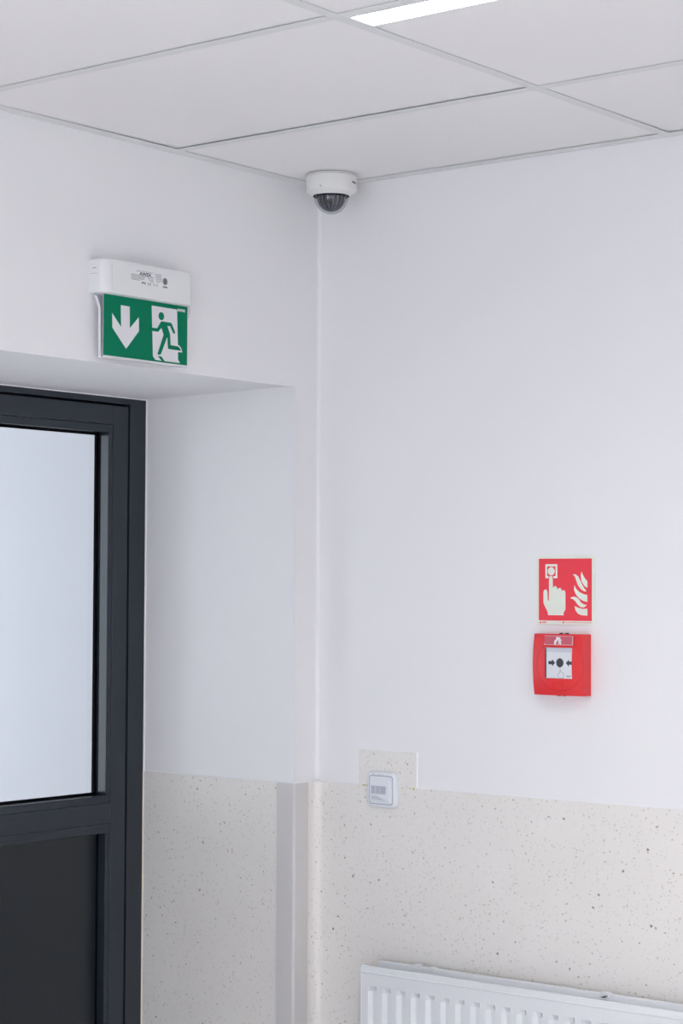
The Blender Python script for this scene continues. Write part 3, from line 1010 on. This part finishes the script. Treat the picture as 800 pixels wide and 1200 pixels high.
for k in range(5):
    box(bm, (0.7008 + 0.0024 * k, p0, EYE - 0.1826), (0.7026 + 0.0024 * k, p1, EYE - 0.1802))
build('small_print', bm, INKG, win)
# label strip above the window with the burning-house emblem
lab = build('label_window', bx((0.6490, -0.0402, EYE - 0.1160), (0.7185, -0.034, EYE - 0.0968), 0.0005, 1), PINK, t)
bm = bmesh.new()
for a, b in (((0.6490, EYE - 0.1165), (0.7185, EYE - 0.1152)), ((0.7175, EYE - 0.1160), (0.7187, EYE - 0.0968)), ((0.6486, EYE - 0.1162), (0.6498, EYE - 0.1125)), ((0.6488, EYE - 0.0976), (0.7185, EYE - 0.0968))):
    box(bm, (a[0], -0.0406, a[1]), (b[0], -0.038, b[1]))
build('clear_rim', bm, mat('pale_pink_edge', (0.80, 0.50, 0.52), 0.3), lab)
h = lambda pts: [(0.6735 + a * 0.0178, EYE - 0.1158 + b * 0.0172) for a, b in pts]
bm = bmesh.new()
house = [(0.0, 0.0), (0.30, 0.0), (0.22, 0.10), (0.30, 0.32), (0.50, 0.62), (0.62, 0.40), (0.55, 0.05), (0.70, 0.20), (0.78, 0.05), (0.92, 0.0), (0.98, 0.30), (0.90, 0.48), (1.06, 0.56), (0.80, 0.78), (0.88, 1.0), (0.66, 0.88), (0.45, 1.0), (0.28, 0.90), (0.32, 0.74), (0.06, 0.50), (0.0, 0.42)]
prism(bm, h(house), 'y', -0.0409, -0.040)
build('burning_house_emblem', bm, SIGNW, lab)
# key holes on the top and bottom edges
for x, y, za, zb in ((0.672, -0.010, BZ1 - 0.001, BZ1 + 0.0022), (0.686, -0.010, BZ1 - 0.001, BZ1 + 0.0022), (0.668, -0.012, BZ0 + 0.001, BZ0 - 0.0020), (0.681, -0.012, BZ0 + 0.001, BZ0 - 0.0020)):
    bm = bmesh.new()
    bar(bm, (x, y, za), (x, y, zb), 0.0042, 12)
    build('fixing_lug', bm, INK, t)

# ================================================================== motion sensor switch
t = thing('motion_sensor_switch', (0.199, -T, EYE - 0.451), 'white wall switch with motion sensor window on the speckled patch', 'switch')
PXa, PXb, PZa, PZb, PDp = 0.1580, 0.2405, EYE - 0.4930, EYE - 0.4120, 0.0160


def pillow(x0, z0, x1, z1, r, y0, y1, bev, n=6):
    """Rounded rectangular block standing off the wall, its front edge rounded over by bev."""
    bm = bmesh.new()
    loops = [(0.0, y0)]
    for k in range(n + 1):
        a = math.radians(90 * k / n)
        loops.append((bev * (1 - math.cos(a)), y1 + bev * (1 - math.sin(a))))
    rings = []
    for ins, y in loops:
        rings.append([bm.verts.new((a, y, b)) for a, b in rrect(x0 + ins, z0 + ins, x1 - ins, z1 - ins, max(r - ins, 0.0008), 6)])
    bm.faces.new(rings[0])
    bm.faces.new(rings[-1])
    for A, B in zip(rings, rings[1:]):
        for q in range(len(A)):
            bm.faces.new((A[q], A[(q + 1) % len(A)], B[(q + 1) % len(A)], B[q]))
    return bm


build('frame', pillow(PXa, PZa, PXb, PZb, 0.0130, -T, -PDp, 0.0065), WHITEP2, t, 50)
ia, ib, ja, jb = 0.1662, 0.2323, EYE - 0.4848, EYE - 0.4202
build('shadow_gap', pillow(ia, ja, ib, jb, 0.0065, -PDp + 0.001, -PDp - 0.0005, 0.0003, 1), PIRG, t)
ins = build('insert', pillow(ia + 0.0016, ja + 0.0015, ib - 0.0013, jb - 0.0015, 0.0055, -PDp, -PDp - 0.0014, 0.0012, 4), WHITEP2, t, 50)
YI = -PDp - 0.0014
cv = build('sensor_cover', pillow(0.1712, EYE - 0.4785, 0.2262, EYE - 0.4265, 0.0030, YI + 0.001, YI - 0.0024, 0.0016, 3), WHITEP2, t, 50)
YV = YI - 0.0024
ln = build('sensor_lens', bx((0.1748, YV - 0.0009, EYE - 0.4612), (0.2160, YV + 0.001, EYE - 0.4432), 0.0004, 1), PIRL, cv)
for x0, w in ((0.1850, 0.0045), (0.1985, 0.0022)):
    build('lens_ridge', bx((x0, YV - 0.0011, EYE - 0.4608), (x0 + w, YV, EYE - 0.4436)), PIRL2, cv)
# scoop below the lens: its shade put in as a flat darker patch
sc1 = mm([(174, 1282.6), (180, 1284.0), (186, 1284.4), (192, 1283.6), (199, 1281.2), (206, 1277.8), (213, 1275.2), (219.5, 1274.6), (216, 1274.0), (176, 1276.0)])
build('lower_scoop_shade', pr([(a, b) for a, b in sc1], 'y', YV - 0.0002, YV + 0.001), mat('scoop_shade_plastic', (0.58, 0.62, 0.69), 0.45), cv)
bm = bmesh.new()
for x0, dx, z0, hh in ((0.1775, 0.0022, 0.0, 0.0016), (0.1792, -0.0018, 0.0008, 0.0014), (0.1905, 0.002, -0.0004, 0.0020), (0.1965, 0.0026, -0.0002, 0.0016), (0.1980, -0.001, 0.0006, 0.0016), (0.2060, 0.002, -0.0006, 0.0016)):
    box(bm, (x0, -PDp - 0.0002, PZb - 0.0072 + z0), (x0 + abs(dx) * 0.6, -PDp + 0.0020, PZb - 0.0072 + z0 + hh))
build('printed_marks', bm, INKG, t)

# ================================================================== radiator
t = thing('panel_radiator', (0.95, -0.03, EYE - 1.43), 'white ribbed double panel radiator below the dado on the right wall', 'radiator')
RX0, RX1, RZ0, RZ1 = 0.2078, 1.6178, EYE - 1.43, EYE - 0.8300
YFc, YFe = -0.1000, -0.0900
PITCH = 0.0391
gx0 = 0.2292                                          # left edge of the first groove
GW = 0.0235                                           # groove width at the face
GD = 0.0080                                           # groove depth
RZG = EYE - 0.8735                                    # top of the grooves
bm = bmesh.new()
xs = [(RX0 + 0.004, 0)]
n = int((RX1 - 0.02 - gx0) / PITCH)
for k in range(n):
    a = gx0 + k * PITCH
    xs += [(a, 0), (a + 0.0085, GD), (a + GW - 0.0035, GD), (a + GW, 0)]
xs.append((RX1 - 0.004, 0))
rows = [(RZ1 - 0.0165, False), (RZG, False), (RZG - 0.0110, True), (RZ0 + 0.055, True), (RZ0 + 0.044, False), (RZ0 + 0.015, False)]
g_ = [[bm.verts.new((x, YFc + (d if on else 0.0), z)) for x, d in xs] for z, on in rows]
for r0, r1 in zip(g_, g_[1:]):
    for i in range(len(xs) - 1):
        bm.faces.new((r0[i], r0[i + 1], r1[i + 1], r1[i]))
# folded edges all round, then the rim going back
def loop_of(inset, y, zin):
    return [bm.verts.new(c) for c in ((RX0 + inset, y, RZ0 + zin), (RX1 - inset, y, RZ0 + zin), (RX1 - inset, y, RZ1 - zin), (RX0 + inset, y, RZ1 - zin))]
top = g_[0]; bot = g_[-1]
fold = [bm.verts.new((x, YFc - 0.0013, RZ1 - 0.0143)) for x, d in xs]
fold2 = [bm.verts.new((x, YFc + 0.0012, RZ1 - 0.0122)) for x, d in xs]
rim = [bm.verts.new((x, YFc + 0.0022, RZ1 - 0.0014)) for x, d in xs]
rim2 = [bm.verts.new((x, YFc + 0.0040, RZ1)) for x, d in xs]
rim3 = [bm.verts.new((x, YFc + 0.0062, RZ1 - 0.0016)) for x, d in xs]
rim4 = [bm.verts.new((x, YFc + 0.0064, RZ1 - 0.0200)) for x, d in xs]
seq = [top, fold, fold2, rim, rim2, rim3, rim4]
for r0, r1 in zip(seq, seq[1:]):
    for i in range(len(xs) - 1):
        bm.faces.new((r0[i], r0[i + 1], r1[i + 1], r1[i]))
low = [bm.verts.new((x, YFe + 0.002, RZ0)) for x, d in xs]
for i in range(len(xs) - 1):
    bm.faces.new((bot[i], bot[i + 1], low[i + 1], low[i]))
build('front_panel', bm, RADM, t, 25)
# left and right rolled edges
for x0, x1 in ((RX0, RX0 + 0.0046), (RX1 - 0.0046, RX1)):
    build('side_edge', bx((x0, YFc - 0.0004, RZ0 + 0.003), (x1, YFe + 0.006, RZ1 - 0.0006), 0.0018, 3), RADM, t, 40)
build('back_panel', bx((RX0 + 0.003, -0.0400, RZ0), (RX1 - 0.003, -0.0275, RZ1 + 0.0012), 0.0025, 3), RADM, t, 40)
bm = bmesh.new()
x = RX0 + 0.05
pts_f = []
while x < RX1 - 0.05:
    pts_f += [(x, -0.0855), (x + 0.006, -0.0855), (x + 0.009, -0.046), (x + 0.017, -0.046)]
    x += 0.020
prism(bm, pts_f + [(px_, py_ + 0.0006) for px_, py_ in pts_f[::-1]], 'z', RZ0 + 0.05, RZ1 - 0.030)
build('convector_fins', bm, RADIN, t)
build('water_channel', bx((RX0 + 0.006, -0.0860, RZ1 - 0.040), (RX1 - 0.006, -0.0400, RZ1 - 0.0120), 0.004, 3), RADM, t, 40)
for xc in (0.318, 0.3585):
    build('hanging_clip', bx((xc - 0.007, -0.0425, RZ1 - 0.006), (xc + 0.007, -0.026, RZ1 + (0.0052 if xc < 0.33 else 0.0030)), 0.0012, 2), RADM, t)
clip = build('hanging_clip', bx((0.786, -0.043, RZ1 - 0.006), (0.806, -0.026, RZ1 + 0.0046), 0.0012, 2), RADM, t)
bm = bmesh.new()
prism(bm, [(0.788, RZ1 - 0.0058), (0.798, RZ1 - 0.0062), (0.806, RZ1 - 0.0010), (0.800, RZ1 - 0.0025)], 'y', -0.0445, -0.0428)
build('clip_slot', bm, RUBBER, clip)
